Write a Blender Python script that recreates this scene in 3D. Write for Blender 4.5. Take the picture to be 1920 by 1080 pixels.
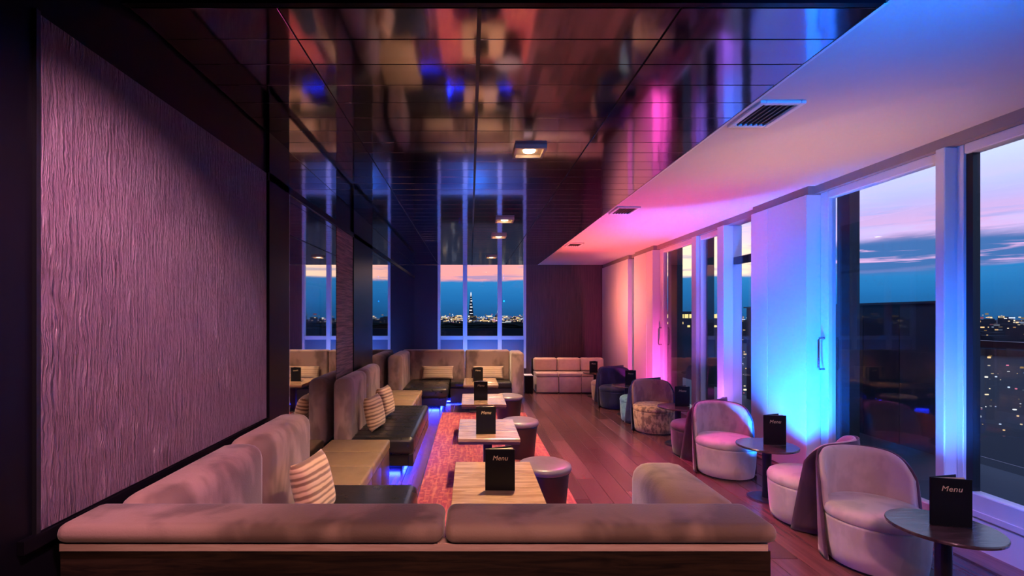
import bpy, bmesh, math, random
from mathutils import Vector, Matrix
random.seed(7)
for o in list(bpy.data.objects): bpy.data.objects.remove(o)
S = bpy.context.scene
COL = S.collection
PI = math.pi
R = math.radians
# ------------------------------------------------------------------ camera
# one-point perspective: camera looks along +Y, vanishing point at pixel (882, 592), focal length 900 px
cd = bpy.data.cameras.new('camera'); cam = bpy.data.objects.new('camera', cd); COL.objects.link(cam)
cam.location = (0, 0, 1.7); cam.rotation_euler = (PI / 2, 0, 0)
cd.sensor_width = 36; cd.lens = 900 / 1920 * 36
cd.shift_x = (960 - 882) / 1920; cd.shift_y = (592 - 540) / 1920
cd.clip_end = 30000; cd.clip_start = 0.05
S.camera = cam
S.view_settings.view_transform = 'Standard'; S.view_settings.look = 'None'
S.view_settings.gamma = 1; S.view_settings.use_curve_mapping = False
S.view_settings.exposure = 0.40

# ------------------------------------------------------------------ node helpers
class NT:
    def __init__(s, tree): s.t = tree; s.n = tree.nodes; s.l = tree.links
    def new(s, typ, **kw):
        n = s.n.new(typ)
        for k, v in kw.items(): setattr(n, k, v)
        return n
    def put(s, sock, v):
        if isinstance(v, bpy.types.NodeSocket): s.l.new(v, sock)
        elif isinstance(v, (tuple, list)) and len(v) == 3 and sock.type == 'RGBA': sock.default_value = (*v, 1)
        else: sock.default_value = v
    def math(s, op, a, b=0.0, c=None, clamp=False):
        n = s.new('ShaderNodeMath', operation=op, use_clamp=clamp)
        s.put(n.inputs[0], a); s.put(n.inputs[1], b)
        if c is not None: s.put(n.inputs[2], c)
        return n.outputs[0]
    def mix(s, f, a, b, blend='MIX'):
        n = s.new('ShaderNodeMix', data_type='RGBA', blend_type=blend)
        s.put(n.inputs[0], f); s.put(n.inputs[6], a); s.put(n.inputs[7], b)
        return n.outputs[2]
    def ramp(s, f, stops):
        n = s.new('ShaderNodeValToRGB'); el = n.color_ramp.elements
        while len(el) < len(stops): el.new(0.5)
        for e, (p, c) in zip(el, stops):
            e.position = p; e.color = (*c, 1) if isinstance(c, (tuple, list)) else (c, c, c, 1)
        s.put(n.inputs[0], f); return n.outputs[0]
    def step(s, v, a, b):
        n = s.new('ShaderNodeMapRange', interpolation_type='SMOOTHSTEP')
        s.put(n.inputs[0], v); n.inputs[1].default_value = a; n.inputs[2].default_value = b
        return n.outputs[0]
    def noise(s, vec, scale, detail=4, rough=.55, dist=0):
        n = s.new('ShaderNodeTexNoise'); s.put(n.inputs['Vector'], vec)
        n.inputs['Scale'].default_value = scale; n.inputs['Detail'].default_value = detail
        n.inputs['Roughness'].default_value = rough; n.inputs['Distortion'].default_value = dist
        return n.outputs['Fac']
    def mapping(s, vec, scale=(1, 1, 1), rot=(0, 0, 0), loc=(0, 0, 0)):
        n = s.new('ShaderNodeMapping'); s.put(n.inputs['Vector'], vec)
        n.inputs['Scale'].default_value = scale; n.inputs['Rotation'].default_value = rot; n.inputs['Location'].default_value = loc
        return n.outputs[0]

# ------------------------------------------------------------------ world: dusk sky
w = bpy.data.worlds.new('dusk_sky'); S.world = w; w.use_nodes = True
k = NT(w.node_tree); k.n.clear()
tc = k.new('ShaderNodeTexCoord').outputs['Generated']
sp = k.new('ShaderNodeSeparateXYZ'); k.put(sp.inputs[0], tc)
X_, Y_, Z_ = sp.outputs
az = k.math('ARCTAN2', X_, Y_)                      # 0 = down the room, + to the right
mp = k.new('ShaderNodeCombineXYZ'); k.put(mp.inputs[0], az); k.put(mp.inputs[1], k.math('MULTIPLY', Z_, 7.0))
cl = k.noise(mp.outputs[0], 3.2, 6, .6, .4)
cl2 = k.noise(k.mapping(mp.outputs[0], (1, 2.2, 1), loc=(3.1, 1.7, 0)), 6, 5, .6, .6)
zw = k.math('ADD', Z_, k.math('MULTIPLY', k.math('SUBTRACT', cl, .5), .03))
base = k.ramp(zw, [(0.0, (.010, .075, .21)), (.035, (.012, .12, .33)), (.072, (.02, .17, .42)), (.10, (.05, .2, .48)),
                   (.15, (.28, .34, .68)), (.24, (.50, .58, .95)), (.45, (.22, .36, .74)), (1.0, (.03, .08, .28))])
azs = k.step(az, .05, .42)                           # pink at the end window, peach further right
glow = k.mix(azs, (.80, .30, .29), (1.25, .86, .56))
glow = k.mix(k.step(az, .52, .66), glow, (.60, .36, .62))
gz = k.math('MULTIPLY', k.step(zw, .070, .077), k.math('SUBTRACT', 1.0, k.step(zw, .12, .20)))
gm = k.math('MULTIPLY', gz, k.math('SUBTRACT', 1.0, k.math('MULTIPLY', k.step(cl2, .50, .66), .55)))
gm = k.math('MULTIPLY', gm, k.math('SUBTRACT', 1.0, k.step(az, 1.2, 2.2)))
gm = k.math('MULTIPLY', gm, k.math('SUBTRACT', 1.0, k.step(az, -1.6, -.9) if False else k.step(k.math('MULTIPLY', az, -1), .9, 1.8)))
sky = k.mix(gm, base, glow)
# dark blue cloud bank to the right, with pink slits
dk = k.math('MULTIPLY', k.step(az, .48, .62), k.math('MULTIPLY', k.step(zw, .062, .078), k.math('SUBTRACT', 1.0, k.step(zw, .108, .135))))
dk = k.math('MULTIPLY', dk, k.step(cl2, .34, .46))
sky = k.mix(dk, sky, (.045, .13, .34))
# soft lilac in the upper right sky
li = k.math('MULTIPLY', k.step(az, .45, .6), k.math('MULTIPLY', k.step(zw, .11, .14), k.math('SUBTRACT', 1.0, k.step(zw, .17, .24))))
sky = k.mix(k.math('MULTIPLY', li, k.step(cl, .38, .6)), sky, (.50, .44, .78))
bg = k.new('ShaderNodeBackground'); k.put(bg.inputs[0], sky); bg.inputs[1].default_value = 1.25
k.l.new(bg.outputs[0], k.new('ShaderNodeOutputWorld').inputs[0])

# ------------------------------------------------------------------ lamps
def spot(name, loc, target, power, color, size=60, blend=.8, rad=.06):
    l = bpy.data.lights.new(name, 'SPOT'); l.energy = power; l.color = color; l.spot_size = R(size); l.spot_blend = blend; l.shadow_soft_size = rad
    o = bpy.data.objects.new(name, l); COL.objects.link(o); o.location = loc
    o.rotation_euler = (Vector(target) - Vector(loc)).to_track_quat('-Z', 'Y').to_euler(); return o
def area(name, loc, target, power, color, sx, sy):
    l = bpy.data.lights.new(name, 'AREA'); l.energy = power; l.color = color; l.shape = 'RECTANGLE'; l.size = sx; l.size_y = sy
    o = bpy.data.objects.new(name, l); COL.objects.link(o); o.location = loc
    o.rotation_euler = (Vector(target) - Vector(loc)).to_track_quat('-Z', 'Y').to_euler(); return o
WARM = (1.0, .66, .38); PINK = (1.0, .16, .30); MAG = (1.0, .12, .55); BLUE = (.02, .22, 1.0); CYAN = (.03, .42, 1.0)
ROSE = (1.0, .60, .66)
spot('key_light_a', (.25, -1.0, 3.3), (.1, 2.3, .6), 290, (1.0, .48, .42), 66, .8, .08)  # unseen key light behind the camera, added for the near sofa
spot('key_light_b', (1.3, -.6, 3.3), (2.55, 3.3, .1), 210, (1.0, .44, .60), 44, .8, .08)  # second unseen key, added to light the chairs from the front
spot('wall_wash_lamp', (-.35, .9, 2.95), (-1.5, 2.15, 1.55), 270, (1.0, .44, .64), 60, 1, .02)
# unseen lamps, no fixtures: floor uplights at the piers, then added colour washes
spot('pier_uplight_blue', (2.90, 4.50, .08), (3.52, 5.45, 1.75), 820, (.0, .17, 1.0), 80, .7, .04)
spot('pier_uplight_white', (3.10, 5.52, .10), (3.54, 5.6, 1.0), 10, (.35, .70, 1.0), 56, 1, .04)
spot('pier_uplight_violet', (3.12, 6.50, .08), (3.62, 6.9, 1.6), 120, (.40, .14, 1.0), 80, .8, .04)
spot('pier_uplight_magenta', (3.05, 8.3, .08), (3.5, 9.7, 1.0), 200, (1.0, .07, .42), 80, .9, .04)
spot('soffit_wash_pink', (2.4, 8.9, .9), (2.45, 8.6, 3.05), 430, (1.0, .12, .12), 104, 1, .05)
spot('pier_wash_orange', (2.1, 10.6, 2.1), (3.5, 10.6, 2.0), 150, (1.0, .24, .15), 125, 1, .05)
spot('soffit_wash_blue', (1.72, 1.0, 2.45), (1.95, 2.2, 3.06), 190, (.0, .19, 1.0), 88, 1, .03)
spot('bench_fill', (2.2, 9.6, 3.0), (2.1, 10.8, .4), 120, (1.0, .42, .34), 62, .8, .05)  # unseen fill added to brighten the far bench
spot('soffit_wash_warm', (2.7, 3.9, 1.5), (2.75, 4.0, 3.05), 55, (1.0, .50, .27), 110, 1, .05)
spot('mullion_wash_blue', (2.95, 2.85, .55), (3.62, 3.7, 1.3), 230, (.02, .17, 1.0), 66, .8, .04)
spot('sill_wash_blue', (2.95, 2.0, 1.1), (3.66, 3.0, .3), 90, (.02, .17, 1.0), 60, .8, .04)
spot('end_window_wash_blue', (.2, 11.0, .25), (.3, 12.8, 1.6), 190, (.02, .20, 1.0), 110, .9, .04)
spot('floor_wash_magenta', (1.9, 6.2, 2.95), (1.8, 4.9, 0), 380, (1.0, .05, .46), 80, 1, .05)
spot('soffit_wash_rose', (2.45, 6.4, .95), (2.5, 6.2, 3.05), 150, (1.0, .10, .36), 100, 1, .05)

# ------------------------------------------------------------------ materials
def material(name, build):
    m = bpy.data.materials.new(name); m.use_nodes = True
    k = NT(m.node_tree); k.n.clear()
    out = k.new('ShaderNodeOutputMaterial'); build(k, out); return m
def principled(k, out, color, rough=.5, metal=0, **kw):
    p = k.new('ShaderNodeBsdfPrincipled'); k.put(p.inputs['Base Color'], color); k.put(p.inputs['Roughness'], rough); k.put(p.inputs['Metallic'], metal)
    for a, v in kw.items(): k.put(p.inputs[a.replace('_', ' ')], v)
    k.l.new(p.outputs[0], out.inputs[0]); return p
def bump(k, p, h, strength, dist=.01):
    b = k.new('ShaderNodeBump'); k.put(b.inputs['Height'], h); b.inputs['Strength'].default_value = strength; b.inputs['Distance'].default_value = dist
    k.l.new(b.outputs[0], p.inputs['Normal'])
def obj_co(k): return k.new('ShaderNodeTexCoord').outputs['Object']
def plain(name, c, rough=.5, metal=0, var=.12, scale=6, **kw):
    def b(k, out):
        n = k.noise(obj_co(k), scale, 4)
        f = k.math('MULTIPLY', n, 2 * var)
        col = k.mix(f, c, tuple(x * .45 for x in c))
        principled(k, out, col, rough, metal, **kw)
    return material(name, b)
def emit(name, c, s):
    def b(k, out):
        e = k.new('ShaderNodeEmission'); k.put(e.inputs[0], c); e.inputs[1].default_value = s; k.l.new(e.outputs[0], out.inputs[0])
    return material(name, b)
def velvet(name, c, c2, scale=5, bumpy=.15, sheen=.6):
    def b(k, out):
        co = obj_co(k)
        n = k.noise(k.mapping(co, (1, 1, .55)), scale, 3, .55, .25); f = k.noise(co, 120, 2)
        col = k.mix(k.step(n, .44, .60), c, c2)
        p = principled(k, out, col, .72, 0, Sheen_Weight=sheen, Sheen_Roughness=.35)
        bump(k, p, k.math('ADD', k.math('MULTIPLY', n, .6), k.math('MULTIPLY', f, .15)), bumpy, .02)
    return material(name, b)
def leather(name, c, rough=.32, pleat=None):
    def b(k, out):
        co = obj_co(k); v = k.new('ShaderNodeTexVoronoi'); k.put(v.inputs['Vector'], co); v.inputs['Scale'].default_value = 220
        n = k.noise(co, 7, 3)
        p = principled(k, out, k.mix(n, c, tuple(x * .6 for x in c)), k.math('ADD', rough - .06, k.math('MULTIPLY', n, .14)), 0, Specular_IOR_Level=.6)
        h = k.math('ADD', k.math('MULTIPLY', v.outputs['Distance'], .05), k.math('MULTIPLY', n, .5))
        bump(k, p, h, .3, .01)
    return material(name, b)
def wood(name, c1, c2, rough=.4, sc=(1, 14, 14), spec=.5, per_obj=.0, rvar=.15, bs=.25):
    def b(k, out):
        co = k.mapping(obj_co(k), sc)
        oi = k.new('ShaderNodeObjectInfo')
        off = k.new('ShaderNodeVectorMath', operation='ADD'); k.put(off.inputs[0], co)
        cx = k.new('ShaderNodeCombineXYZ'); k.put(cx.inputs[0], k.math('MULTIPLY', oi.outputs['Random'], 37)); k.put(cx.inputs[1], k.math('MULTIPLY', oi.outputs['Random'], 91))
        k.l.new(cx.outputs[0], off.inputs[1])
        n = k.noise(off.outputs[0], 3.0, 6, .6, .8)
        col = k.mix(k.step(n, .3, .7), c1, c2)
        if per_obj:
            br = k.math('ADD', 1 - per_obj, k.math('MULTIPLY', oi.outputs['Random'], 2 * per_obj))
            mu = k.new('ShaderNodeVectorMath', operation='SCALE'); k.put(mu.inputs[0], col); k.put(mu.inputs['Scale'], br); col = mu.outputs[0]
        p = principled(k, out, col, k.math('ADD', rough - rvar / 2, k.math('MULTIPLY', n, rvar)), 0, Specular_IOR_Level=spec)
        bump(k, p, n, bs, .004)
    return material(name, b)

M = {}
M['soffit'] = plain('white_plaster', (.64, .60, .61), .75, var=.03)
M['pier'] = plain('white_lacquer_panel', (.80, .80, .82), .38, var=.02)
M['frame'] = plain('pale_window_frame', (.74, .74, .78), .35, var=.03)
M['track'] = plain('grey_brown_track', (.30, .25, .25), .5, var=.1)
M['black'] = plain('black_gasket', (.006, .006, .008), .5)
M['lacquer'] = plain('black_lacquer', (.005, .004, .007), .32, var=.1, Specular_IOR_Level=.1)
M['blackmetal'] = plain('black_metal', (.012, .012, .016), .4, metal=.3)
M['chrome'] = plain('steel', (.6, .6, .62), .25, metal=1)
def b_ceil(k, out):
    co = obj_co(k); n = k.noise(k.mapping(co, (3, .8, 1)), 1.1, 2)
    oi = k.new('ShaderNodeObjectInfo')
    c = k.mix(oi.outputs['Random'], (.36, .33, .43), (.44, .40, .50))
    p = principled(k, out, c, k.math('ADD', .05, k.math('MULTIPLY', n, .05)), 1.0)
    bump(k, p, n, .04, .02)
M['ceil'] = material('polished_black_ceiling', b_ceil)
M['mirror'] = plain('dark_mirror', (.62, .60, .64), .02, metal=1, var=.01)
def b_panel(k, out):
    co = obj_co(k)
    d = k.noise(k.mapping(co, (1, 5.0, 2.2)), 2.0, 3, .6)
    dv = k.new('ShaderNodeCombineXYZ'); k.put(dv.inputs[1], k.math('MULTIPLY', d, .055))
    ad = k.new('ShaderNodeVectorMath', operation='ADD'); k.put(ad.inputs[0], co); k.l.new(dv.outputs[0], ad.inputs[1])
    n = k.noise(k.mapping(ad.outputs[0], (1, 75, 5.5)), 1.0, 3, .6)
    f = k.noise(k.mapping(ad.outputs[0], (1, 230, 9)), 1.0, 2, .5)
    h = k.math('ADD', k.step(n, .38, .70), k.math('MULTIPLY', f, .4))
    c = k.mix(k.step(n, .3, .75), (.17, .10, .14), (.27, .175, .225))
    p = principled(k, out, c, .36, 0, Specular_IOR_Level=.8); bump(k, p, h, 1.0, .020)
M['panel'] = material('bark_relief_panel', b_panel)
def b_ridge(k, out):
    co = obj_co(k)
    n = k.noise(k.mapping(co, (1, 2.2, 55)), 1.0, 4, .6, .3)
    c = k.mix(k.step(n, .35, .65), (.05, .03, .035), (.24, .15, .13))
    p = principled(k, out, c, .5); bump(k, p, n, .9, .015)
M['ridge'] = material('ridged_wood_panel', b_ridge)
def b_end(k, out):
    co = obj_co(k)
    n = k.noise(k.mapping(co, (42, 1, 1.6)), 1.0, 5, .6, .4)
    c = k.mix(k.step(n, .3, .7), (.060, .035, .038), (.11, .066, .062))
    p = principled(k, out, c, .55); bump(k, p, n, .6, .01)
M['endwall'] = material('brown_grained_panel', b_end)
M['enddark'] = plain('navy_grained_panel', (.020, .018, .045), .5, var=.3, scale=14)
def b_plank(k, out):
    co = obj_co(k); oi = k.new('ShaderNodeObjectInfo'); rnd = oi.outputs['Random']
    cx = k.new('ShaderNodeCombineXYZ'); k.put(cx.inputs[0], k.math('MULTIPLY', rnd, 37)); k.put(cx.inputs[1], k.math('MULTIPLY', rnd, 91))
    ad = k.new('ShaderNodeVectorMath', operation='ADD'); k.put(ad.inputs[0], k.mapping(co, (22, 1.1, 1))); k.l.new(cx.outputs[0], ad.inputs[1])
    n = k.noise(ad.outputs[0], 1.0, 3, .5); c = k.mix(k.step(n, .3, .7), (.066, .023, .029), (.094, .034, .040))
    mu = k.new('ShaderNodeVectorMath', operation='SCALE'); k.put(mu.inputs[0], c); k.put(mu.inputs['Scale'], k.math('ADD', .55, k.math('MULTIPLY', rnd, .95)))
    principled(k, out, mu.outputs[0], k.math('ADD', .22, k.math('MULTIPLY', n, .03)), 0, Specular_IOR_Level=.5)
M['plank'] = material('red_brown_floor_wood', b_plank)
M['border'] = wood('floor_border_wood', (.15, .07, .07), (.25, .13, .12), .4, (9, 1, 9))
M['darkwood'] = wood('dark_stained_wood', (.010, .006, .005), (.035, .018, .010), .45, (1.2, 16, 16))
M['trimwood'] = wood('pale_pink_oak_trim', (.55, .36, .30), (.68, .48, .42), .45, (2, 20, 20))
M['tablewood'] = wood('reclaimed_table_wood', (.23, .13, .078), (.40, .25, .16), .15, (1.4, 10, 10), .7, .15, .10)
M['tableedge'] = wood('dark_table_apron', (.06, .035, .03), (.12, .07, .05), .4, (2, 16, 16))
M['discwood'] = wood('round_table_dark_top', (.035, .022, .026), (.085, .055, .055), .18, (2, 14, 14), .7)
M['sofa'] = velvet('taupe_velvet', (.32, .205, .165), (.15, .092, .075), 3.2, .3, .35)
M['sofa_l'] = velvet('grey_taupe_velvet', (.34, .235, .20), (.19, .125, .105), 4.0, .3, .35)
M['leather_b'] = leather('black_leather', (.016, .015, .018), .28)
M['leather_t'] = leather('tan_leather', (.27, .175, .105), .34)
M['leather_p'] = leather('plum_leather_side', (.12, .065, .07), .4)
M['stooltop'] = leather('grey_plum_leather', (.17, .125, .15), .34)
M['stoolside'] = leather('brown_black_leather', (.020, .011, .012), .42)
M['chair_pale'] = velvet('pale_mauve_velvet', (.56, .43, .42), (.46, .35, .34), 6, .12)
M['chair_grey'] = velvet('grey_shimmer_velvet', (.46, .37, .37), (.34, .27, .27), 7, .25)
M['chair_plum'] = velvet('plum_velvet', (.085, .030, .058), (.055, .018, .040), 6, .12, .5)
M['chair_gold'] = velvet('gold_brocade', (.58, .36, .17), (.21, .115, .06), 22, .5, .3)
M['chair_brown'] = velvet('copper_velvet', (.36, .19, .14), (.25, .12, .10), 9, .25)
M['chair_teal'] = velvet('teal_brocade', (.16, .34, .38), (.09, .22, .27), 26, .5, .3)
M['chair_navy'] = velvet('navy_velvet', (.020, .022, .075), (.012, .014, .045), 8, .12, .3)
M['chair_peach'] = velvet('peach_velvet', (.60, .37, .26), (.52, .30, .2), 8, .1)
M['cube_pale'] = leather('pale_leather', (.58, .42, .40), .42)
M['cube_back'] = leather('peach_leather', (.62, .40, .31), .45)
M['piping'] = plain('pale_piping', (.45, .36, .36), .6)
def b_stripe(k, out):
    co = obj_co(k); s2 = k.new('ShaderNodeSeparateXYZ'); k.put(s2.inputs[0], co)
    wv = k.math('SINE', k.math('MULTIPLY', k.math('ADD', s2.outputs[2], k.math('MULTIPLY', k.noise(co, 6, 2), .02)), 165))
    wv2 = k.math('SINE', k.math('MULTIPLY', s2.outputs[2], 61))
    f = k.step(k.math('ADD', wv, k.math('MULTIPLY', wv2, .5)), -.9, .5)
    c = k.mix(f, (.20, .105, .06), (.60, .40, .24))
    p = principled(k, out, c, .75, 0, Sheen_Weight=.3); bump(k, p, wv, .25, .004)
M['stripe'] = material('striped_cushion_fabric', b_stripe)
def b_stripe2(k, out):
    co = obj_co(k); s2 = k.new('ShaderNodeSeparateXYZ'); k.put(s2.inputs[0], co)
    wv = k.math('SINE', k.math('MULTIPLY', k.math('ADD', s2.outputs[2], k.math('MULTIPLY', k.noise(co, 6, 2), .02)), 165))
    wv2 = k.math('SINE', k.math('MULTIPLY', s2.outputs[2], 61))
    f = k.step(k.math('ADD', wv, k.math('MULTIPLY', wv2, .5)), -.9, .5)
    c = k.mix(f, (.46, .31, .20), (.62, .45, .30))
    p = principled(k, out, c, .75, 0, Sheen_Weight=.3); bump(k, p, wv, .25, .004)
M['stripe_pale'] = material('pale_striped_cushion_fabric', b_stripe2)
def b_rug(k, out):
    co = obj_co(k)
    v = k.new('ShaderNodeTexVoronoi'); k.put(v.inputs['Vector'], co); v.inputs['Scale'].default_value = 16
    n = k.noise(k.mapping(co, (30, 3, 1)), 1, 3)
    c = k.mix(k.step(v.outputs['Distance'], .25, .5), (.36, .07, .06), (.22, .025, .05))
    c = k.mix(k.math('MULTIPLY', k.step(n, .45, .7), .7), c, (.46, .15, .08))
    p = principled(k, out, c, .9); bump(k, p, n, .5, .01)
M['rug'] = material('red_patterned_rug', b_rug)
def b_glass(k, out):
    g = k.new('ShaderNodeBsdfGlossy'); g.inputs['Roughness'].default_value = .0; k.put(g.inputs[0], (.9, .92, 1.0))
    t = k.new('ShaderNodeBsdfTransparent'); k.put(t.inputs[0], (.95, .96, .97))
    g2 = k.new('ShaderNodeNewGeometry'); dt = k.new('ShaderNodeVectorMath', operation='DOT_PRODUCT')
    k.l.new(g2.outputs['Normal'], dt.inputs[0]); k.l.new(g2.outputs['Incoming'], dt.inputs[1])
    fac = k.math('ADD', .03, k.math('MULTIPLY', .97, k.math('POWER', k.math('SUBTRACT', 1.0, k.math('ABSOLUTE', dt.outputs['Value'])), 5.0)), clamp=True)
    mx = k.new('ShaderNodeMixShader'); k.l.new(fac, mx.inputs[0]); k.l.new(t.outputs[0], mx.inputs[1]); k.l.new(g.outputs[0], mx.inputs[2])
    k.l.new(mx.outputs[0], out.inputs[0])
M['glass'] = material('window_glass', b_glass)
M['spandrel'] = plain('blue_grey_spandrel_glass', (.16, .22, .32), .25, var=.03)
M['menu'] = plain('black_menu_cover', (.004, .004, .005), .45, var=.1, Specular_IOR_Level=.25)
M['gold'] = plain('gold_print', (.75, .58, .32), .4)
M['paper'] = plain('cream_paper', (.75, .62, .42), .7)
M['led'] = emit('blue_led_strip', (.012, .03, 1.0), 130)
M['lamp'] = emit('warm_lamp_glass', (1.0, .72, .42), 14)
M['lampdish'] = plain('lamp_reflector', (.80, .62, .42), .3)
M['ventgrille'] = plain('vent_grille', (.05, .045, .055), .5)
M['night'] = plain('night_building', (.010, .016, .030), .8, var=.2, scale=.1)
M['hedge'] = plain('dark_hedge_leaves', (.012, .022, .014), .8, var=.4, scale=30)
M['terrace'] = plain('terrace_paving', (.05, .055, .065), .7)
M['darkwall'] = plain('dark_terrace_cladding', (.018, .032, .050), .6)
M['ground'] = plain('night_ground', (.006, .010, .016), .9, var=.2, scale=.01)
M['yellowlit'] = emit('lit_storey', (1.0, .78, .28), 1.1)
M['towerlit'] = emit('lit_tower_floor', (.95, .90, .95), 1.1)
def b_city(k, out):
    g = k.new('ShaderNodeNewGeometry'); rnd = g.outputs['Random Per Island']
    c = k.ramp(rnd, [(0, (1, .55, .2)), (.45, (1, .8, .5)), (.7, (.9, .95, 1)), (.9, (.45, .6, 1)), (1, (1, .2, .3))])
    e = k.new('ShaderNodeEmission'); k.put(e.inputs[0], c)
    k.put(e.inputs[1], k.math('ADD', .10, k.math('MULTIPLY', k.math('POWER', k.math('FRACT', k.math('MULTIPLY', rnd, 57.3)), 2.2), 1.3)))
    k.l.new(e.outputs[0], out.inputs[0])
M['city'] = material('city_light', b_city)

# ------------------------------------------------------------------ mesh helpers
def link(name, me, mat=None, parent=None, loc=None):
    o = bpy.data.objects.new(name, me); COL.objects.link(o)
    if mat is not None and me is not None and not me.materials: me.materials.append(M[mat])
    if parent is not None: o.parent = parent
    if loc is not None: o.location = loc
    return o
def bm_mesh(name, bm, smooth=False):
    me = bpy.data.meshes.new(name); bmesh.ops.recalc_face_normals(bm, faces=bm.faces[:]); bm.to_mesh(me); bm.free()
    if smooth:
        for p in me.polygons: p.use_smooth = True
    return me
def add_box(bm, x0, x1, y0, y1, z0, z1, bev=0, seg=3):
    r = bmesh.ops.create_cube(bm, size=1)
    vs = r['verts']
    for v in vs: v.co = Vector(((x0 + x1) / 2 + v.co.x * (x1 - x0), (y0 + y1) / 2 + v.co.y * (y1 - y0), (z0 + z1) / 2 + v.co.z * (z1 - z0)))
    if bev:
        es = list({e for v in vs for e in v.link_edges})
        bmesh.ops.bevel(bm, geom=es, offset=bev, segments=seg, profile=.5, affect='EDGES', clamp_overlap=True)
def box(name, x0, x1, y0, y1, z0, z1, mat, parent=None, bev=0, seg=3):
    """box given in world coordinates, origin at its bottom centre; parents sit at their own base"""
    c = Vector(((x0 + x1) / 2, (y0 + y1) / 2, z0))
    bm = bmesh.new(); add_box(bm, x0 - c.x, x1 - c.x, y0 - c.y, y1 - c.y, 0, z1 - z0, bev, seg)
    o = link(name, bm_mesh(name, bm, bev > 0 and seg > 1), mat, parent)
    o.location = c - (Vector(parent.location) if parent is not None and parent.parent is None else
                      (Vector(parent.location) + Vector(parent.parent.location) if parent is not None else Vector()))
    return o
def tag(o, label, cat, group=None, kind=None):
    o['label'] = label; o['category'] = cat
    if group: o['group'] = group
    if kind: o['kind'] = kind
    return o
def structure(o, label=None):
    o['kind'] = 'structure'
    if label: o['label'] = label
    return o
def thing(name, loc, label, cat, group=None, rz=0):
    o = bpy.data.objects.new(name, None); COL.objects.link(o); o.location = loc; o.rotation_euler = (0, 0, rz)
    o.empty_display_size = .1
    return tag(o, label, cat, group)
def holder(name, loc, label=None):
    o = bpy.data.objects.new(name, None); COL.objects.link(o); o.location = loc; o.empty_display_size = .1
    return structure(o, label)
def lathe(prof, seg=40):
    """prof: list of (r, z) from bottom to top"""
    bm = bmesh.new(); rings = []
    for r, z in prof:
        rings.append([bm.verts.new((r * math.cos(2 * PI * i / seg), r * math.sin(2 * PI * i / seg), z)) for i in range(seg)])
    for a, b in zip(rings, rings[1:]):
        for i in range(seg): bm.faces.new((a[i], a[(i + 1) % seg], b[(i + 1) % seg], b[i]))
    bm.faces.new(rings[0][::-1]); bm.faces.new(rings[-1]); return bm
def tube(pts, r, seg=8):
    bm = bmesh.new(); rings = []
    for i, p in enumerate(pts):
        p = Vector(p); a = Vector(pts[max(i - 1, 0)]); b = Vector(pts[min(i + 1, len(pts) - 1)])
        d = (b - a).normalized(); u = d.cross(Vector((0, 0, 1)) if abs(d.z) < .9 else Vector((1, 0, 0))).normalized(); v = d.cross(u)
        rings.append([bm.verts.new(p + r * (math.cos(2 * PI * j / seg) * u + math.sin(2 * PI * j / seg) * v)) for j in range(seg)])
    for a, b in zip(rings, rings[1:]):
        for j in range(seg): bm.faces.new((a[j], a[(j + 1) % seg], b[(j + 1) % seg], b[j]))
    bm.faces.new(rings[0][::-1]); bm.faces.new(rings[-1]); return bm

# ------------------------------------------------------------------ room constants (metres)
H = 3.055; XL = -1.5; XS = 1.80; XR = 3.69; YE = 12.8; YC = 2.11; YB = -3.0

# ---- floor
fl = box('floor', -2.0, 3.95, YB, 13.0, -.12, -.004, 'black'); structure(fl, 'red-brown plank floor')
pw = .2; pl = 1.5
plank_mesh = {}
rows = 26
for i in range(rows):
    x0 = XL + i * pw
    x1 = min(x0 + pw, 3.45)
    if x0 >= 3.45: break
    y = -.9 + (i * .57) % pl - pl
    while y < YE:
        y0 = max(y, -.9); y1 = min(y + pl, YE)
        hidden = x1 < .80 and y1 > 2.4 and y0 < 8.2 and x0 > -.5       # under the rug
        if y1 - y0 > .05 and not hidden:
            key = (round(x1 - x0, 3), round(y1 - y0, 3))
            if key not in plank_mesh:
                bm = bmesh.new(); a = (x1 - x0) / 2 - .0025; b_ = (y1 - y0) / 2 - .003
                add_box(bm, -a, a, -b_, b_, 0, .014, .002, 1); plank_mesh[key] = bm_mesh('floor_plank', bm)
            o = link('floor_plank', plank_mesh[key], 'plank', fl)
            o.location = Vector(((x0 + x1) / 2, (y0 + y1) / 2, -.014)) - Vector(fl.location)
        y += pl
box('border_plank', 3.45, 3.69, -.9, YE, -.014, .012, 'border', fl, .003, 1)

# ---- ceiling of polished panels
ce = box('ceiling', XL - .05, XS, YC, YE + .1, H + .012, H + .12, 'black'); structure(ce, 'polished black panelled ceiling')
cols = [(XL, -.85), (-.85, .04), (.04, .93), (.93, XS - .005)]
ph = .2335; cm = {}
y = YC + .004; first = True
while y < YE - .01:
    y1 = min(y + (.244 if first else ph), YE)
    if first: y1 = 2.354
    for ci, (a, b_) in enumerate(cols):
        key = (ci, round(y1 - y, 3))
        if key not in cm:
            bm = bmesh.new(); g = .0065; w_ = (b_ - a) / 2 - (.005 if ci else .003); l_ = (y1 - y) / 2 - g / 2
            add_box(bm, -w_, w_, -l_, l_, 0, .012, .0012, 1); cm[key] = bm_mesh('ceiling_panel', bm)
        o = link('ceiling_panel', cm[key], 'ceil', ce)
        o.location = Vector(((a + b_) / 2, (y + y1) / 2, H)) - Vector(ce.location)
        o.rotation_euler = (random.uniform(-.0012, .0012), random.uniform(-.0015, .0015), 0)
    y = y1; first = False
box('center_rail', .030, .050, YC, YE, H - .006, H + .010, 'blackmetal', ce)
structure(box('trim_1', -3.0, XS, YC - .03, YC, H, 3.62, 'lacquer'), 'black upstand where the ceiling drops')
structure(box('ceiling_soffit', XS, XR + .10, YB, YE + .1, H, H + .12, 'soffit'), 'smooth white side ceiling above the windows')
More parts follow.
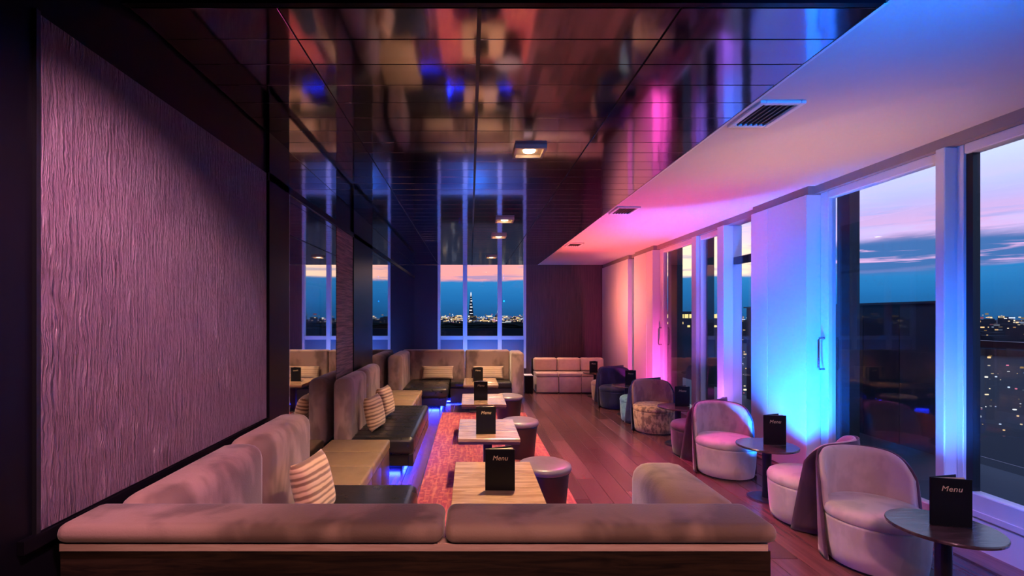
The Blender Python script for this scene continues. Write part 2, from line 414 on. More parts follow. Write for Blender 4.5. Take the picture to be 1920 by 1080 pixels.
structure(box('trim_2', XS - .006, XS + .012, YC - .03, YE, H - .002, H, 'pier'), 'thin pale edge strip of the white side ceiling')
structure(box('ceiling_rear', -3.1, XS, YB, YC - .03, 3.62, 3.74, 'lacquer'), 'higher black ceiling near the camera')
structure(box('trim_3', XS, XS + .02, YB, YC - .03, H + .12, 3.62, 'lacquer'))
structure(box('wall_back', -3.1, XR + .1, YB - .12, YB, -.1, 3.74, 'enddark'))
structure(box('wall_rear_side', XR, XR + .1, YB, .6, -.1, H, 'pier'))

# ---- left wall: black lacquer wall with relief panel, mirrors and a ridged panel
wl = box('wall_left', XL - .22, XL - .012, YB, YE, -.1, 3.7, 'lacquer'); structure(wl, 'black lacquered wall with relief panel and mirrors')
box('relief_panel', XL - .012, XL, 1.673, 3.53, .95, 2.75, 'panel', wl)
box('ledge', XL - .012, XL + .012, 1.6, 3.6, .90, .945, 'lacquer', wl)
box('mirror_pane', XL - .012, XL, 3.97, 5.36, .06, 2.70, 'mirror', wl)
box('mirror_pane', XL - .012, XL, 3.97, 5.36, 2.76, H, 'mirror', wl)
box('mirror_edge', XL - .012, XL + .006, 3.945, 3.966, .0, 2.72, 'frame', wl)
box('ridged_panel', XL - .012, XL + .004, 5.37, 6.11, .06, 2.72, 'ridge', wl)
box('mirror_pane', XL - .012, XL, 7.30, YE - .01, .06, 2.70, 'mirror', wl)
box('mirror_pane', XL - .012, XL, 7.30, YE - .01, 2.76, H, 'mirror', wl)
box('top_rail', XL - .012, XL + .014, 3.53, YE - .01, 2.70, 2.757, 'lacquer', wl)
box('pilaster', XL - .012, XL + .014, 3.55, 3.94, .0, H, 'lacquer', wl)
box('pilaster', XL - .012, XL + .014, 6.12, 7.29, .0, H, 'lacquer', wl)
box('relief_panel_edge', XL - .012, XL + .004, 1.655, 1.672, .93, 2.76, 'blackmetal', wl)

# ---- end wall
we = holder('wall_end', (0, YE, 0), 'grained wall at the far end with a tall window')
box('dark_panel', XL - .1, -.875, YE, YE + .15, 0, H, 'enddark', we)
for i, (a, b_) in enumerate([(1.49, 2.22), (2.223, 2.95), (2.953, 3.69)]):
    box('grained_panel', a, b_, YE, YE + .15, 0, H, 'endwall', we)
box('sill_wall', -.875, 1.487, YE + .03, YE + .15, 0, .30, 'endwall', we)
wn = holder('window_1', (.3, YE, .3), 'tall end window in three panes with blue-lit frame')
for a, b_ in [(-.875, -.80), (-.20, -.085), (.725, .84), (1.42, 1.487)]:
    box('window_frame', a, b_, YE - .02, YE + .10, .3, H, 'frame', wn, .006, 1)
box('transom', -.80, 1.42, YE - .01, YE + .09, 1.06, 1.16, 'frame', wn, .006, 1)
for a, b_ in [(-.80, -.20), (-.085, .725), (.84, 1.42)]:
    box('pane', a, b_, YE + .035, YE + .043, 1.16, H, 'glass', wn)
    box('lower_pane', a, b_, YE + .03, YE + .05, .3, 1.06, 'spandrel', wn)

# ---- right wall of windows
wr = holder('wall_right', (XR, 6.5, 0), 'white piers between the windows of the right wall')
def pier(y0, y1, ys):
    e = [y0] + ys + [y1]
    for a, b_ in zip(e, e[1:]):
        box('pier_panel', 3.51, 3.69, a + .004, b_ - .004, .02, 2.965, 'pier', wr, .004, 1)
    box('pier_core', 3.53, 3.80, y0 + .01, y1 - .01, .0, H, 'track', wr)
pier(5.01, 6.01, [5.67])
pier(9.25, 10.30, [9.57])
pier(10.70, YE - .01, [11.5])
box('upstand', 3.66, 3.80, .6, 3.62, .0, .245, 'pier', wr)
box('upstand', 3.66, 3.80, 3.62, 5.0, .0, .06, 'pier', wr)
box('upstand', 3.66, 3.80, 6.02, 9.24, .0, .06, 'pier', wr)
box('head_track', 3.60, 3.80, .6, YE - .02, 2.975, H, 'track', wr)
def mull(name, y0, y1, x0=3.58):
    return structure(box(name, x0, 3.82, y0, y1, .0, 2.975, 'frame', None, .006, 1))
mull('trim_4', 3.625, 3.70); mull('trim_5', 6.75, 6.93, 3.56); mull('trim_6', 7.66, 7.82, 3.60)
# fixed near window
w2 = holder('window_2', (3.70, 2.1, .25), 'large near window looking over the night city')
box('bottom_rail', 3.66, 3.76, .6, 3.56, .25, .41, 'frame', w2, .006, 1)
box('bottom_lip', 3.645, 3.66, .6, 3.56, .25, .29, 'frame', w2)
box('top_rail', 3.66, 3.76, .6, 3.56, 2.90, 2.975, 'frame', w2, .006, 1)
box('stile', 3.67, 3.77, 3.575, 3.622, .25, 2.975, 'frame', w2, .004, 1)
box('gasket', 3.69, 3.745, 3.525, 3.572, .41, 2.90, 'black', w2)
box('pane', 3.705, 3.713, .6, 3.53, .41, 2.90, 'glass', w2)
def bar_handle(parent, x, y, z, s=1):
    pts = [(0, 0, 0), (-.05, 0, 0), (-.06, 0, -.02), (-.06, 0, -.30), (-.05, 0, -.32), (0, 0, -.32)]
    hm = bm_mesh('door_handle', tube(pts, .011), True)
    o = link('door_handle', hm, 'chrome', parent); o.location = Vector((x, y, z)) - Vector(parent.location)
def sliding(name, y0, y1, label, near_st=.08, far_st=.12, handle=True, dark=0):
    d = holder(name, (3.70, (y0 + y1) / 2, .06), label)
    box('stile', 3.65, 3.73, y0, y0 + near_st, .06, 2.975, 'frame', d, .005, 1)
    box('stile', 3.65, 3.73, y1 - far_st, y1, .06, 2.975, 'frame', d, .005, 1)
    box('top_rail', 3.65, 3.73, y0 + near_st, y1 - far_st, 2.90, 2.975, 'frame', d, .005, 1)
    box('bottom_rail', 3.65, 3.73, y0 + near_st, y1 - far_st, .06, .20, 'frame', d, .005, 1)
    if dark: box('outer_post', 3.74, 3.84, y1 - far_st - dark, y1 - far_st, .06, 2.975, 'black', d)
    box('pane', 3.688, 3.696, y0 + near_st, y1 - far_st, .20, 2.90, 'glass', d)
    if handle: bar_handle(d, 3.65, y1 - far_st * .5, 1.47)
    return d
sliding('door_1', 3.70, 5.005, 'sliding glass door beside the blue-lit pier', .06, .11, True, .16)
sliding('door_2', 7.82, 9.245, 'sliding glass door beside the pink-lit pier', .05, .16, True, .40)
sliding('door_3', 6.93, 7.66, 'narrow glass leaf between two lilac mullions', .05, .05, False, .05)
w3 = holder('window_3', (3.70, 6.38, .06), 'narrow side window with a transom bar')
box('pane', 3.69, 3.698, 6.02, 6.75, .06, 2.975, 'glass', w3); box('transom', 3.70, 3.76, 6.02, 6.75, 2.42, 2.52, 'black', w3)
w4 = holder('window_4', (3.70, 10.5, .06), 'dark slit window between the pink piers')
box('pane', 3.69, 3.698, 10.31, 10.69, .06, 2.975, 'glass', w4)

# ---- ceiling lights and vents
for i, (yy, lab) in enumerate([(3.92, 'nearest and largest square recessed downlight in the black ceiling'), (6.74, 'second square downlight from the camera in the black ceiling'),
                               (8.13, 'third square downlight from the camera in the black ceiling'), (10.99, 'farthest square downlight, close to the end window')]):
    t = thing('downlight', (.48, yy, H - .03), lab, 'ceiling light', 'square recessed downlights')
    s_ = .125
    for a in ((-s_, -s_ + .02, -s_, s_), (s_ - .02, s_, -s_, s_), (-s_ + .02, s_ - .02, -s_, -s_ + .02), (-s_ + .02, s_ - .02, s_ - .02, s_)):
        bm = bmesh.new(); add_box(bm, *a, 0, .03); link('frame', bm_mesh('frame', bm), 'lampdish', t)
    bm = bmesh.new(); add_box(bm, -s_ + .02, s_ - .02, -s_ + .02, s_ - .02, .024, .030); link('reflector', bm_mesh('reflector', bm), 'lampdish', t)
    link('bulb', bm_mesh('bulb', lathe([(.018, .006), (.045, .012), (.052, .024)], 20), True), 'lamp', t)
    l = bpy.data.lights.new('downlight_lamp', 'SPOT'); l.energy = (480, 440, 420, 340)[i]; l.color = WARM; l.spot_size = R(94); l.spot_blend = .7; l.shadow_soft_size = .05
    o = bpy.data.objects.new('downlight_lamp', l); COL.objects.link(o); o.parent = t; o.location = (0, 0, -.02)
for i, (yy, lab) in enumerate([(3.215, 'large near ceiling vent in the blue-lit white side ceiling'), (6.15, 'middle ceiling vent at the edge of the white side ceiling'), (9.1, 'farthest small vent in the pink side ceiling')]):
    t = thing('ceiling_vent', (1.97, yy, H - .02), lab, 'air vent', 'vents along the side ceiling')
    a, b_ = .145, .20
    for q in ((-a, -a + .035, -b_, b_), (a - .035, a, -b_, b_), (-a + .035, a - .035, -b_, -b_ + .035), (-a + .035, a - .035, b_ - .035, b_)):
        bm = bmesh.new(); add_box(bm, *q, 0, .02, .004, 1); link('frame', bm_mesh('frame', bm), 'pier', t)
    bm = bmesh.new(); add_box(bm, -a + .035, a - .035, -b_ + .035, b_ - .035, .015, .02); link('backing', bm_mesh('backing', bm), 'black', t)
    for j in range(6):
        bm = bmesh.new(); add_box(bm, -.004, .004, -b_ + .035, b_ - .035, .002, .015); o = link('slat', bm_mesh('slat', bm), 'ventgrille', t); o.location.x = -a + .055 + j * .036

# ------------------------------------------------------------------ upholstery helpers
def cushion_box(name, x0, x1, y0, y1, z0, z1, mat, parent, bev=.06):
    return box(name, x0, x1, y0, y1, z0, z1, mat, parent, bev, 4)

# ---- rug
tag(box('rug', -.49, .96, 2.58, 8.4, 0, .008, 'rug'), 'long red patterned rug under the low wooden tables', 'rug')

# ---- near booth sofa
bs = thing('booth_sofa', (-.2, 1.9, 0), 'near taupe velvet corner sofa seen over its low back with dark wood base', 'sofa')
box('base_panel', -1.482, 1.085, 1.735, 1.775, .0, .850, 'darkwood', bs)
box('side_panel', 1.045, 1.085, 1.775, 2.42, .0, .850, 'darkwood', bs)
box('trim_strip', -1.48, 1.072, 1.728, 1.780, .852, .879, 'trimwood', bs)
def back_roll(x0, x1, mat='sofa'):
    bm = bmesh.new(); cx = (x0 + x1) / 2
    add_box(bm, x0 - cx, x1 - cx, -.10, .13, .0, .072, .034, 4)
    add_box(bm, x0 - cx + .004, x1 - cx - .004, -.02, .13, -.47, .03, .02, 2)
    o = link('back_cushion', bm_mesh('back_cushion', bm, True), mat, bs); o.location = Vector((cx, 1.80, .883)) - bs.location
back_roll(-1.482, -.098); back_roll(-.092, 1.10)
cushion_box('back_cushion', -1.462, -1.20, 1.935, 2.835, .36, .962, 'sofa', bs, .085)
cushion_box('back_cushion', -1.462, -1.20, 2.84, 3.66, .36, .967, 'sofa', bs, .085)
bm = bmesh.new()
add_box(bm, -.14, .14, -.30, .30, 0, .57, .085, 4)
o = link('wing_cushion', bm_mesh('wing_cushion', bm, True), 'sofa', bs); o.location = Vector((.955, 2.19, .39)) - bs.location
cushion_box('seat_cushion', -1.20, -.40, 1.935, 3.68, .17, .42, 'leather_b', bs, .06)
cushion_box('seat_cushion', -.395, .81, 1.935, 2.50, .17, .42, 'leather_b', bs, .06)
box('plinth', -1.47, -.52, 1.78, 3.62, .0, .17, 'blackmetal', bs); box('plinth', -.52, .95, 1.78, 2.40, .0, .17, 'blackmetal', bs)
box('led_strip', -.519, -.505, 2.42, 3.60, .09, .115, 'led', bs)

# ---- tan leather ottomans along the mirror
def ottoman(y0, y1, lab, grp):
    t = thing('leather_ottoman', (-1.15, (y0 + y1) / 2, 0), lab, 'ottoman', grp)
    box('base', -1.455, -.85, y0 + .006, y1 - .006, .0, .30, 'leather_p', t, .01, 2)
    cushion_box('seat_pad', -1.462, -.842, y0 + .002, y1 - .002, .303, .40, 'leather_t', t, .022)
names = ['nearest', 'middle', 'farthest']
for i in range(3):
    ottoman(3.70 + i * .452, 3.70 + (i + 1) * .452, '%s of the three tan leather ottomans between near sofa and black bench' % names[i], 'tan ottomans before the mirror')
for i in range(3):
    ottoman(7.0 + i * .472, 7.0 + (i + 1) * .472, '%s tan leather ottoman in the row between black bench and far sofa' % names[i], 'tan ottomans before the far sofa')

# ---- middle bench
bn = thing('banquette_bench', (-1.05, 6.0, 0), 'black leather bench with taupe velvet back beside the mirror', 'bench')
cushion_box('back_cushion', -1.462, -1.27, 5.08, 5.93, .30, 1.03, 'sofa_l', bn, .075)
cushion_box('back_cushion', -1.462, -1.27, 5.935, 6.80, .30, 1.03, 'sofa_l', bn, .075)
cushion_box('seat_cushion', -1.275, -.60, 5.07, 6.96, .22, .41, 'leather_b', bn, .05)
bm = bmesh.new()
for j in range(9): add_box(bm, -1.25, -.68, 5.20 + j * .2 - .006, 5.20 + j * .2 + .006, .405, .4135, .003, 1)
for v in bm.verts: v.co -= Vector(bn.location)
link('seam_piping', bm_mesh('seam_piping', bm), 'leather_b', bn)
box('base', -1.45, -.64, 5.10, 6.93, .10, .225, 'leather_b', bn, .01, 1)
box('plinth', -1.45, -.76, 5.34, 6.90, .0, .10, 'blackmetal', bn)
box('front_skirt', -.66, -.605, 5.08, 6.95, .10, .24, 'leather_b', bn, .01, 1)
box('led_strip', -.758, -.742, 5.40, 6.88, .04, .07, 'led', bn)
box('led_strip', -1.3, -.78, 5.322, 5.338, .04, .07, 'led', bn)

# ---- far sofa
fs = thing('corner_sofa', (-.3, 9.4, 0), 'far taupe velvet U-shaped sofa with black leather seats below the end window', 'sofa')
cushion_box('wing_cushion', -1.462, -1.21, 8.45, 9.74, .10, 1.0, 'sofa_l', fs, .08)
cushion_box('back_cushion', -1.40, -.113, 9.75, 10.0, .10, 1.0, 'sofa', fs, .05)
cushion_box('back_cushion', -.107, .80, 9.75, 10.0, .10, 1.0, 'sofa', fs, .05)
cushion_box('wing_cushion', .80, 1.05, 9.38, 10.0, .05, .985, 'sofa', fs, .06)
cushion_box('seat_cushion', -1.205, -.40, 8.46, 9.745, .24, .42, 'leather_b', fs, .05)
cushion_box('seat_cushion', -.395, .80, 9.25, 9.745, .30, .42, 'leather_b', fs, .035)
box('seat_front', -.39, .795, 9.27, 9.33, .025, .30, 'stoolside', fs, .006, 1)
box('base', -1.2, -.43, 8.49, 9.74, .10, .245, 'leather_b', fs, .01, 1)
box('plinth', -1.2, -.56, 8.90, 9.9, .0, .10, 'blackmetal', fs)
box('plinth', -.52, .99, 9.36, 9.95, .0, .10, 'blackmetal', fs)
box('led_strip', -.558, -.542, 8.95, 9.3, .04, .07, 'led', fs)
box('led_strip', -1.1, -.58, 8.882, 8.898, .04, .07, 'led', fs)
box('led_strip', -.48, .78, 9.344, 9.358, .028, .04, 'led', fs)

# ---- cushions
def pillow_mesh(wd, ht, th, n=18):
    bm = bmesh.new(); g = {}
    for s in (1, -1):
        for i in range(n + 1):
            for j in range(n + 1):
                u = -1 + 2 * i / n; v = -1 + 2 * j / n
                if s == -1 and (i in (0, n) or j in (0, n)): g[s, i, j] = g[1, i, j]; continue
                t = ((1 - u ** 4) * (1 - v ** 4)) ** .55
                pin = 1 - .07 * (1 - abs(u) ** 2) * abs(v) ** 6
                pin2 = 1 - .07 * (1 - abs(v) ** 2) * abs(u) ** 6
                g[s, i, j] = bm.verts.new((u * wd / 2 * pin2, s * th / 2 * t, v * ht / 2 * pin))
    for s in (1, -1):
        for i in range(n):
            for j in range(n):
                f = (g[s, i, j], g[s, i + 1, j], g[s, i + 1, j + 1], g[s, i, j + 1])
                bm.faces.new(f if s == -1 else f[::-1])
    return bm_mesh('cushion', bm, True)
pm = pillow_mesh(.38, .38, .15); pl2 = pillow_mesh(.64, .27, .14)
def pillow(me, loc, rot, lab, grp):
    o = link('cushion', me, 'stripe_pale' if me is pl2 else 'stripe'); o.location = loc; o.rotation_euler = [R(a) for a in rot]
    tag(o, lab, 'cushion', grp)
pillow(pm, (-1.0, 3.06, .615), (-14, 0, 80), 'beige striped cushion leaning on the near taupe sofa', 'striped square cushions')
pillow(pm, (-1.09, 5.46, .605), (-12, 0, 80), 'nearer of two striped cushions on the black leather bench', 'striped square cushions')
pillow(pm, (-1.09, 6.16, .605), (-12, 0, 80), 'farther of two striped cushions on the black leather bench', 'striped square cushions')
pillow(pl2, (-.66, 9.67, .555), (-9, 0, 0), 'left oblong cushion on the far sofa', 'oblong cushions')
pillow(pl2, (.35, 9.67, .555), (-9, 0, 0), 'right oblong cushion on the far sofa behind the menu', 'oblong cushions')

# ---- low wooden tables
ord_ = ['nearest', 'second', 'third', 'farthest']
for i, y0 in enumerate([3.0, 4.60, 6.38, 8.20]):
    t = thing('low_table', (.18, y0 + .44, .008), '%s low table with reclaimed wood top on the red rug' % ord_[i] if i else 'nearest low table with reclaimed wood top on the red rug', 'table', 'low wooden tables')
    for j in range(3):
        bm = bmesh.new(); add_box(bm, -.30, .30, -.44 + j * .2935 + .0015, -.44 + (j + 1) * .2935 - .0015, .478, .512, .003, 1)
        link('plank', bm_mesh('plank', bm), 'tablewood', t)
    bm = bmesh.new(); add_box(bm, -.295, .295, -.43, .43, .455, .478); link('apron', bm_mesh('apron', bm), 'tableedge', t)
    bm = bmesh.new(); add_box(bm, -.045, .045, -.045, .045, .02, .455, .004, 1); link('pedestal', bm_mesh('pedestal', bm), 'blackmetal', t)
    bm = bmesh.new(); add_box(bm, -.20, .20, -.24, .24, .0, .02, .005, 1); link('foot_plate', bm_mesh('foot_plate', bm), 'blackmetal', t)

# ---- menus
tcu = bpy.data.curves.new('menu_lettering', 'FONT'); tcu.body = 'Menu'; tcu.size = .044; tcu.shear = .22; tcu.align_x = 'CENTER'; tcu.extrude = .0006; tcu.space_character = 1.05
tob = bpy.data.objects.new('menu_lettering', tcu); COL.objects.link(tob)
bpy.context.view_layer.update()
tmesh = bpy.data.meshes.new_from_object(tob.evaluated_get(bpy.context.evaluated_depsgraph_get()))
bpy.data.objects.remove(tob); tmesh.materials.clear(); tmesh.materials.append(M['gold'])
def menu_meshes():
    out = {}
    bm = bmesh.new(); add_box(bm, -.10, .10, -.003, .003, 0, .28, .003, 2); out['front_cover'] = (bm_mesh('front_cover', bm), 'menu')
    bm = bmesh.new(); add_box(bm, -.10, .10, -.003, .003, 0, .28, .003, 2); out['back_cover'] = (bm_mesh('back_cover', bm), 'menu')
    bm = bmesh.new(); add_box(bm, -.092, .094, -.004, .004, .004, .276); out['pages'] = (bm_mesh('pages', bm), 'paper')
    return out
MM = menu_meshes()
def menu(loc, rz, lab, s=1.0, op=26):
    t = thing('menu_booklet', loc, lab, 'menu', 'standing black menus', R(rz)); t.scale = (s, s, s)
    f = link('front_cover', *MM['front_cover'], t)
    a = R(op); h = .10
    b_ = link('back_cover', *MM['back_cover'], t); b_.rotation_euler = (0, 0, a); b_.location = (-h + h * math.cos(a), .008 + h * math.sin(a), 0)
    p = link('pages', *MM['pages'], t); a2 = a * .45; p.rotation_euler = (0, 0, a2); p.location = (-h + h * math.cos(a2), .008 + h * math.sin(a2) * .9, 0)
    l = link('lettering', tmesh, None, f); l.location = (0, -.0038, .205); l.rotation_euler = (PI / 2, 0, 0)
TZ = .5205
menu((.20, 3.24, TZ), -2, 'black menu with gold lettering standing on the nearest wooden table', 1.0)
menu((.155, 4.78, TZ), 3, 'black menu standing on the second wooden table', .98)
menu((.145, 6.68, TZ), 0, 'black menu standing on the third wooden table', .95)
menu((.135, 8.62, TZ), 0, 'black menu on the farthest wooden table before the sofa', .9)

# ---- round stools
for i, (x, yy, lab) in enumerate([(.635, 4.1, 'nearest round leather stool beside the nearest wooden table'), (.60, 5.80, 'middle round leather stool beside the second wooden table'), (.605, 7.6, 'farthest round leather stool beside the third wooden table')]):
    t = thing('round_stool', (x, yy, .008), lab, 'stool', 'round leather stools')
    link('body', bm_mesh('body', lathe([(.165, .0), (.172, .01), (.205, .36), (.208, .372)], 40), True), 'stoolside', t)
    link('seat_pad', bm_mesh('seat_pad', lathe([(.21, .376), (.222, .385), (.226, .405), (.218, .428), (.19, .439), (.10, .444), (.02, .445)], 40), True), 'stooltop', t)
    link('piping', bm_mesh('piping', lathe([(.20, .370), (.216, .371), (.216, .378), (.20, .379)], 40), True), 'blackmetal', t)

# ---- lounge chairs
def shell(r_out, thick, z0, zt, a0, a1, flare, n=36, m=12, corner=.14):
    bm = bmesh.new(); G = {}
    for s in (0, 1):
        for i in range(n + 1):
            u = -1 + 2 * i / n
            top = zt - corner * abs(u) ** 7 - .025 * u * u
            for j in range(m + 1):
                v = j / m; z = z0 + (top - z0) * v; zz = z / zt
                ph_ = u * R(a0 + (a1 - a0) * zz)
                r = r_out + flare * zz - s * thick
                if j == m: r += (-.35 * thick if s == 0 else .35 * thick); 
                if j == m - 1 and False: pass
                G[s, i, j] = bm.verts.new((r * math.sin(ph_), r * math.cos(ph_), z))
    for i in range(n):
        for j in range(m):
            bm.faces.new((G[0, i, j], G[0, i, j + 1], G[0, i + 1, j + 1], G[0, i + 1, j])); bm.faces.new((G[1, i, j], G[1, i + 1, j], G[1, i + 1, j + 1], G[1, i, j + 1]))
        bm.faces.new((G[0, i, m], G[1, i, m], G[1, i + 1, m], G[0, i + 1, m])); bm.faces.new((G[0, i, 0], G[0, i + 1, 0], G[1, i + 1, 0], G[1, i, 0]))
    for j in range(m):
        bm.faces.new((G[0, 0, j], G[1, 0, j], G[1, 0, j + 1], G[0, 0, j + 1])); bm.faces.new((G[0, n, j], G[0, n, j + 1], G[1, n, j + 1], G[1, n, j]))
    return bm
CR = .295
def chair(loc, rz, lab, seat, lining, shellm):
    t = thing('lounge_chair', loc, lab, 'chair', 'round-backed lounge chairs', R(rz))
    link('foot_ring', bm_mesh('foot_ring', lathe([(.25, 0), (.25, .02)], 32)), 'black', t)
    link('seat_base', bm_mesh('seat_base', lathe([(.262, .018), (.272, .022), (.285, .12), (CR, .30), (CR, .315)], 44), True), seat, t)
    link('seat_pad', bm_mesh('seat_pad', lathe([(CR - .004, .318), (CR + .003, .328), (CR + .004, .355), (CR - .008, .382), (CR - .035, .398), (.20, .404), (.05, .406)], 44), True), seat, t)
    link('back_shell', bm_mesh('back_shell', shell(.315, .016, .012, .735, 94, 72, .018), True), shellm, t)
    link('back_lining', bm_mesh('back_lining', shell(.300, .040, .34, .733, 90, 72, .018), True), lining, t)
chair((2.78, 3.30, 0), -8, 'pale mauve velvet lounge chair facing the camera at the nearest round table', 'chair_pale', 'chair_pale', 'chair_plum')
chair((2.81, 3.985, 0), 216, 'lounge chair with plum outer back, back to back with the nearest pale chair', 'chair_pale', 'chair_pale', 'chair_plum')
chair((2.745, 5.17, 0), -6, 'grey shimmering lounge chair facing the camera beside the blue pier', 'chair_pale', 'chair_grey', 'chair_plum')
chair((2.76, 5.85, 0), 214, 'dark plum lounge chair behind the grey shimmering chair', 'chair_plum', 'chair_plum', 'chair_plum')
chair((2.70, 7.07, 0), -4, 'gold brocade lounge chair with copper back', 'chair_gold', 'chair_brown', 'chair_navy')
chair((2.72, 7.75, 0), 210, 'teal brocade lounge chair behind the gold chair', 'chair_teal', 'chair_teal', 'chair_navy')
chair((2.69, 8.90, 0), -4, 'navy velvet lounge chair by the pink piers', 'chair_navy', 'chair_navy', 'chair_navy')
chair((2.72, 9.60, 0), 208, 'peach lounge chair behind the navy chair near the far bench', 'chair_peach', 'chair_peach', 'chair_navy')
chair((2.86, 2.10, 0), 184, 'pale lounge chair cut off at the bottom right corner', 'chair_pale', 'chair_pale', 'chair_plum')

# ---- round side tables
for i, (x, yy, lab, m_) in enumerate([(2.70, 2.74, 'nearest round dark table with reflective top by the near window', -4), (2.76, 4.47, 'second round dark table between pale and grey chairs', -3),
                                  (2.75, 6.36, 'third round dark table before the gold chair', 0), (2.70, 8.28, 'fourth round dark table before the navy chair', 0), (2.64, 10.15, 'farthest round dark table by the pale leather bench', 0)]):
    t = thing('round_table', (x, yy, 0), lab, 'table', 'round pedestal tables')
    link('top', bm_mesh('top', lathe([(.246, .478), (.255, .482), (.257, .494), (.253, .5)], 56)), 'discwood', t)
    link('column', bm_mesh('column', lathe([(.038, .012), (.038, .47), (.09, .474), (.09, .479)], 24)), 'blackmetal', t)
    link('foot', bm_mesh('foot', lathe([(.165, 0), (.165, .008), (.15, .013)], 40)), 'blackmetal', t)
menu((2.735, 2.73, .5005), -14, 'black menu with clear gold lettering on the nearest round table', .98)
menu((2.83, 4.46, .5005), -6, 'black menu on the second round table before the blue pier', .98)
menu((2.80, 6.34, .5005), -4, 'black menu on the third round table before the gold chair', .95)
menu((2.76, 8.27, .5005), 0, 'black menu on the round table before the navy chair', .92)
menu((2.60, 10.13, .5005), 0, 'black menu on the farthest round table before the pale bench', .85)

# ---- far pale leather bench of cubes
for i in range(3):
    x0 = 1.44 + i * .495
    t = thing('cube_seat', (x0 + .245, 10.76, 0), ['leftmost pale leather cube seat of the far bench', 'middle pale leather cube seat of the far bench', 'rightmost pale leather cube seat of the far bench behind the table'][i], 'seat', 'pale leather cube seats')
    box('body', x0 + .004, x0 + .488, 10.49, 11.03, .02, .36, 'cube_pale', t, .012, 2)
    cushion_box('seat_pad', x0 + .002, x0 + .490, 10.485, 11.03, .362, .445, 'cube_pale', t, .02)
    box('plinth', x0 + .02, x0 + .47, 10.52, 11.0, .0, .02, 'black', t)
    o = cushion_box('back_pad', 1.435 + i * .53, 1.435 + i * .53 + .525, 10.85, 11.02, .449, .745, 'cube_back', None, .045)
    tag(o, ['left peach back pad standing on the far bench', 'middle peach back pad standing on the far bench', 'right peach back pad on the far bench by the pink pier'][i], 'cushion', 'peach back pads')
tag(box('backboard', 1.40, 3.05, 11.04, 11.10, 0, .72, 'darkwood'), 'low dark board behind the pale leather bench', 'board')
t = thing('floor_cabinet', (1.28, 10.65, 0), 'small black cabinet between the far sofa and the pale bench', 'cabinet')
box('body', 1.19, 1.365, 10.5, 10.8, 0, .38, 'lacquer', t, .006, 1); box('lid', 1.185, 1.37, 10.495, 10.805, .382, .395, 'frame', t)

# ------------------------------------------------------------------ outside
structure(box('terrace_floor', 3.95, 6.2, -3, 20, -.25, -.1, 'terrace'))
bl = thing('balustrade', (6.0, 5.0, -.1), 'glass balustrade with dark rail outside the near window', 'railing')
box('handrail', 5.96, 6.04, .3, 6.07, 1.34, 1.41, 'blackmetal', bl)
for j in range(5):
    box('post', 5.98, 6.02, .3 + j * 1.4, .36 + j * 1.4, -.1, 1.34, 'blackmetal', bl)
    if j < 4: box('glass_panel', 5.995, 6.005, .38 + j * 1.4, 1.68 + j * 1.4, .05, 1.32, 'glass', bl)
tw = thing('terrace_screen', (6.05, 8.2, -.1), 'dark terrace enclosure seen through the sliding door', 'screen')
for j in range(7): box('panel', 6.0, 6.12, 6.10 + j * .62, 6.10 + j * .62 + .61, -.1, 1.86, 'night' if j == 1 else 'darkwall', tw)
box('cap', 5.95, 6.15, 6.08, 10.46, 1.862, 1.89, 'darkwall', tw)
pp = thing('roof_parapet', (.3, 14.8, 0), 'dark parapet outside the end window', 'parapet')
box('wall', -4, 5, 14.7, 14.9, -.3, 1.30, 'night', pp)
hb = bmesh.new(); add_box(hb, -2.2, 2.6, -.15, .15, 0, .42)
bmesh.ops.subdivide_edges(hb, edges=hb.edges[:], cuts=14, use_grid_fill=True)
for v in hb.verts: v.co += Vector((random.uniform(-.03, .03), random.uniform(-.05, .05), random.uniform(-.04, .05) * (v.co.z > .1)))
o = link('hedge', bm_mesh('hedge', hb), 'hedge'); o.location = (.3, 15.15, 1.03); tag(o, 'clipped dark hedge outside the end window', 'hedge')
pl_ = box('planter', -2.0, 2.9, 14.98, 15.32, -.3, 1.03, 'night'); tag(pl_, 'long dark planter box under the hedge', 'planter')
GZ = -90
structure(box('city_ground', -9000, 12000, 120, 12000, GZ - 2, GZ, 'ground'), 'dark city ground far below')
# the tall spire
tower = thing('spire_tower', (3, 2500, GZ), 'tall tapering glass spire with lit floors on the skyline', 'tower')
def frust(w0, w1, z0, z1):
    bm = bmesh.new(); a = [bm.verts.new((sx * w0 / 2, sy * w0 / 2, z0)) for sx, sy in ((-1, -1), (1, -1), (1, 1), (-1, 1))]
    b_ = [bm.verts.new((sx * w1 / 2, sy * w1 / 2, z1)) for sx, sy in ((-1, -1), (1, -1), (1, 1), (-1, 1))]
    for i in range(4): bm.faces.new((a[i], a[(i + 1) % 4], b_[(i + 1) % 4], b_[i]))
    bm.faces.new(a[::-1]); bm.faces.new(b_); return bm
TH = 215; link('shaft', bm_mesh('shaft', frust(42, 8, 0, TH - 16)), 'night', tower)
link('spire', bm_mesh('spire', frust(7, 2, TH - 16, TH)), 'towerlit', tower)
for z in (52, 66, 84, 101, 118, 134, 150, 166, 180, 192):
    wz = 42 - 34 * z / (TH - 16) + .8; link('lit_floor', bm_mesh('lit_floor', frust(wz * .6, wz * .58, z, z + random.uniform(2.5, 6))), 'towerlit', tower).location = (random.uniform(-.18, .18) * wz, -wz * .24, 0)
dm = thing('domed_building', (130, 2300, GZ), 'domed building with a lantern on the skyline', 'building')
link('drum', bm_mesh('drum', lathe([(12, 0), (12, 92)], 20)), 'night', dm); link('dome', bm_mesh('dome', lathe([(11, 92), (10.5, 97), (8, 102), (4, 105), (1.5, 106)], 20), True), 'spandrel', dm)
link('lantern', bm_mesh('lantern', lathe([(1.6, 106), (1.6, 112), (.4, 120)], 8)), 'towerlit', dm)
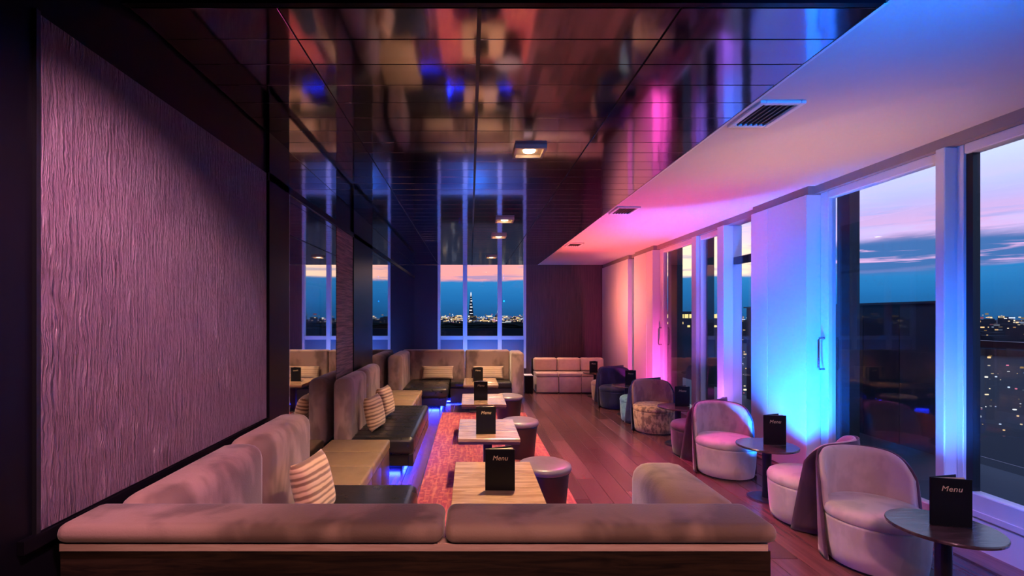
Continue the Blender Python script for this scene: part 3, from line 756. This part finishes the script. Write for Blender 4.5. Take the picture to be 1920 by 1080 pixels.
lb = thing('lit_building', (150, 300, GZ), 'low building with a bright yellow lit storey seen through the far door', 'building')
box('body', 120, 162, 300, 325, GZ, .2, 'night', lb); box('lit_storey', 121, 161, 300.5, 324, .2, 2.6, 'yellowlit', lb); box('roof', 122, 150, 301, 324, 2.6, 4.4, 'night', lb)
for j in range(14): box('mullion', 121.5 + j * 3, 121.9 + j * 3, 300.2, 300.5, .2, 2.6, 'night', lb)
for j in range(9): box('lit_window', 123 + j * 4.2, 124.6 + j * 4.2, 299.8, 300.0, -5.5 if j % 2 else -3.5, -4.3 if j % 2 else -2.2, 'yellowlit', lb)
# the rest of the city: too many and too small to count
def city(nm, n, gen, mat, lab, cat):
    vs = []; fs = []
    for _ in range(n):
        x, y_, z, a, b_, c = gen(); o_ = len(vs)
        for dz in (0, c):
            for sx, sy in ((-1, -1), (1, -1), (1, 1), (-1, 1)): vs.append((x + sx * a / 2, y_ + sy * b_ / 2, z + dz))
        fs += [(o_, o_ + 1, o_ + 2, o_ + 3), (o_ + 4, o_ + 5, o_ + 6, o_ + 7)] + [(o_ + i, o_ + (i + 1) % 4, o_ + 4 + (i + 1) % 4, o_ + 4 + i) for i in range(4)]
    me = bpy.data.meshes.new(nm); me.from_pydata(vs, [], fs); o = link(nm, me, mat); tag(o, lab, cat, None, 'stuff')
def g_build():
    d = random.uniform(1500, 5200); a = random.uniform(-.35, 1.15); h = random.choice([20, 30, 40, 55, 70, 86]) * random.uniform(.7, 1.08)
    if abs(a) < .09 and 2200 < d < 2700: d += 900
    return (d * math.sin(a), d * math.cos(a), GZ, random.uniform(15, 60), random.uniform(15, 40), h)
city('distant_buildings', 900, g_build, 'night', 'dark mass of far city buildings at dusk', 'buildings')
def g_light():
    u = random.random(); a = random.uniform(-.3, 1.15)
    d = 450 * (12 ** u); s_ = d * .0011 * random.choice([.8, 1, 1, 1.5, 2.2])
    z = GZ + random.uniform(2, 25) + (random.uniform(0, 78) if d > 1200 else 0)
    return (d * math.sin(a), d * math.cos(a), z, s_ * random.choice([1, 1, 2.5]), s_, s_)
def g_sky():
    if random.random() < .74: return g_light()
    a = random.uniform(-.13, .16) if random.random() < .6 else random.uniform(.35, 1.1); d = random.uniform(1250, 1480); s_ = random.choice([1.2, 1.6, 2.4, 3.6])
    return (d * math.sin(a), d * math.cos(a), GZ + 90 - abs(random.gauss(0, 13)), s_ * random.choice([1, 1, 2, 4]), s_, s_ * random.choice([.6, 1]))
city('city_lights', 4200, g_sky, 'city', 'scattered warm and white lights of the night city', 'city lights')
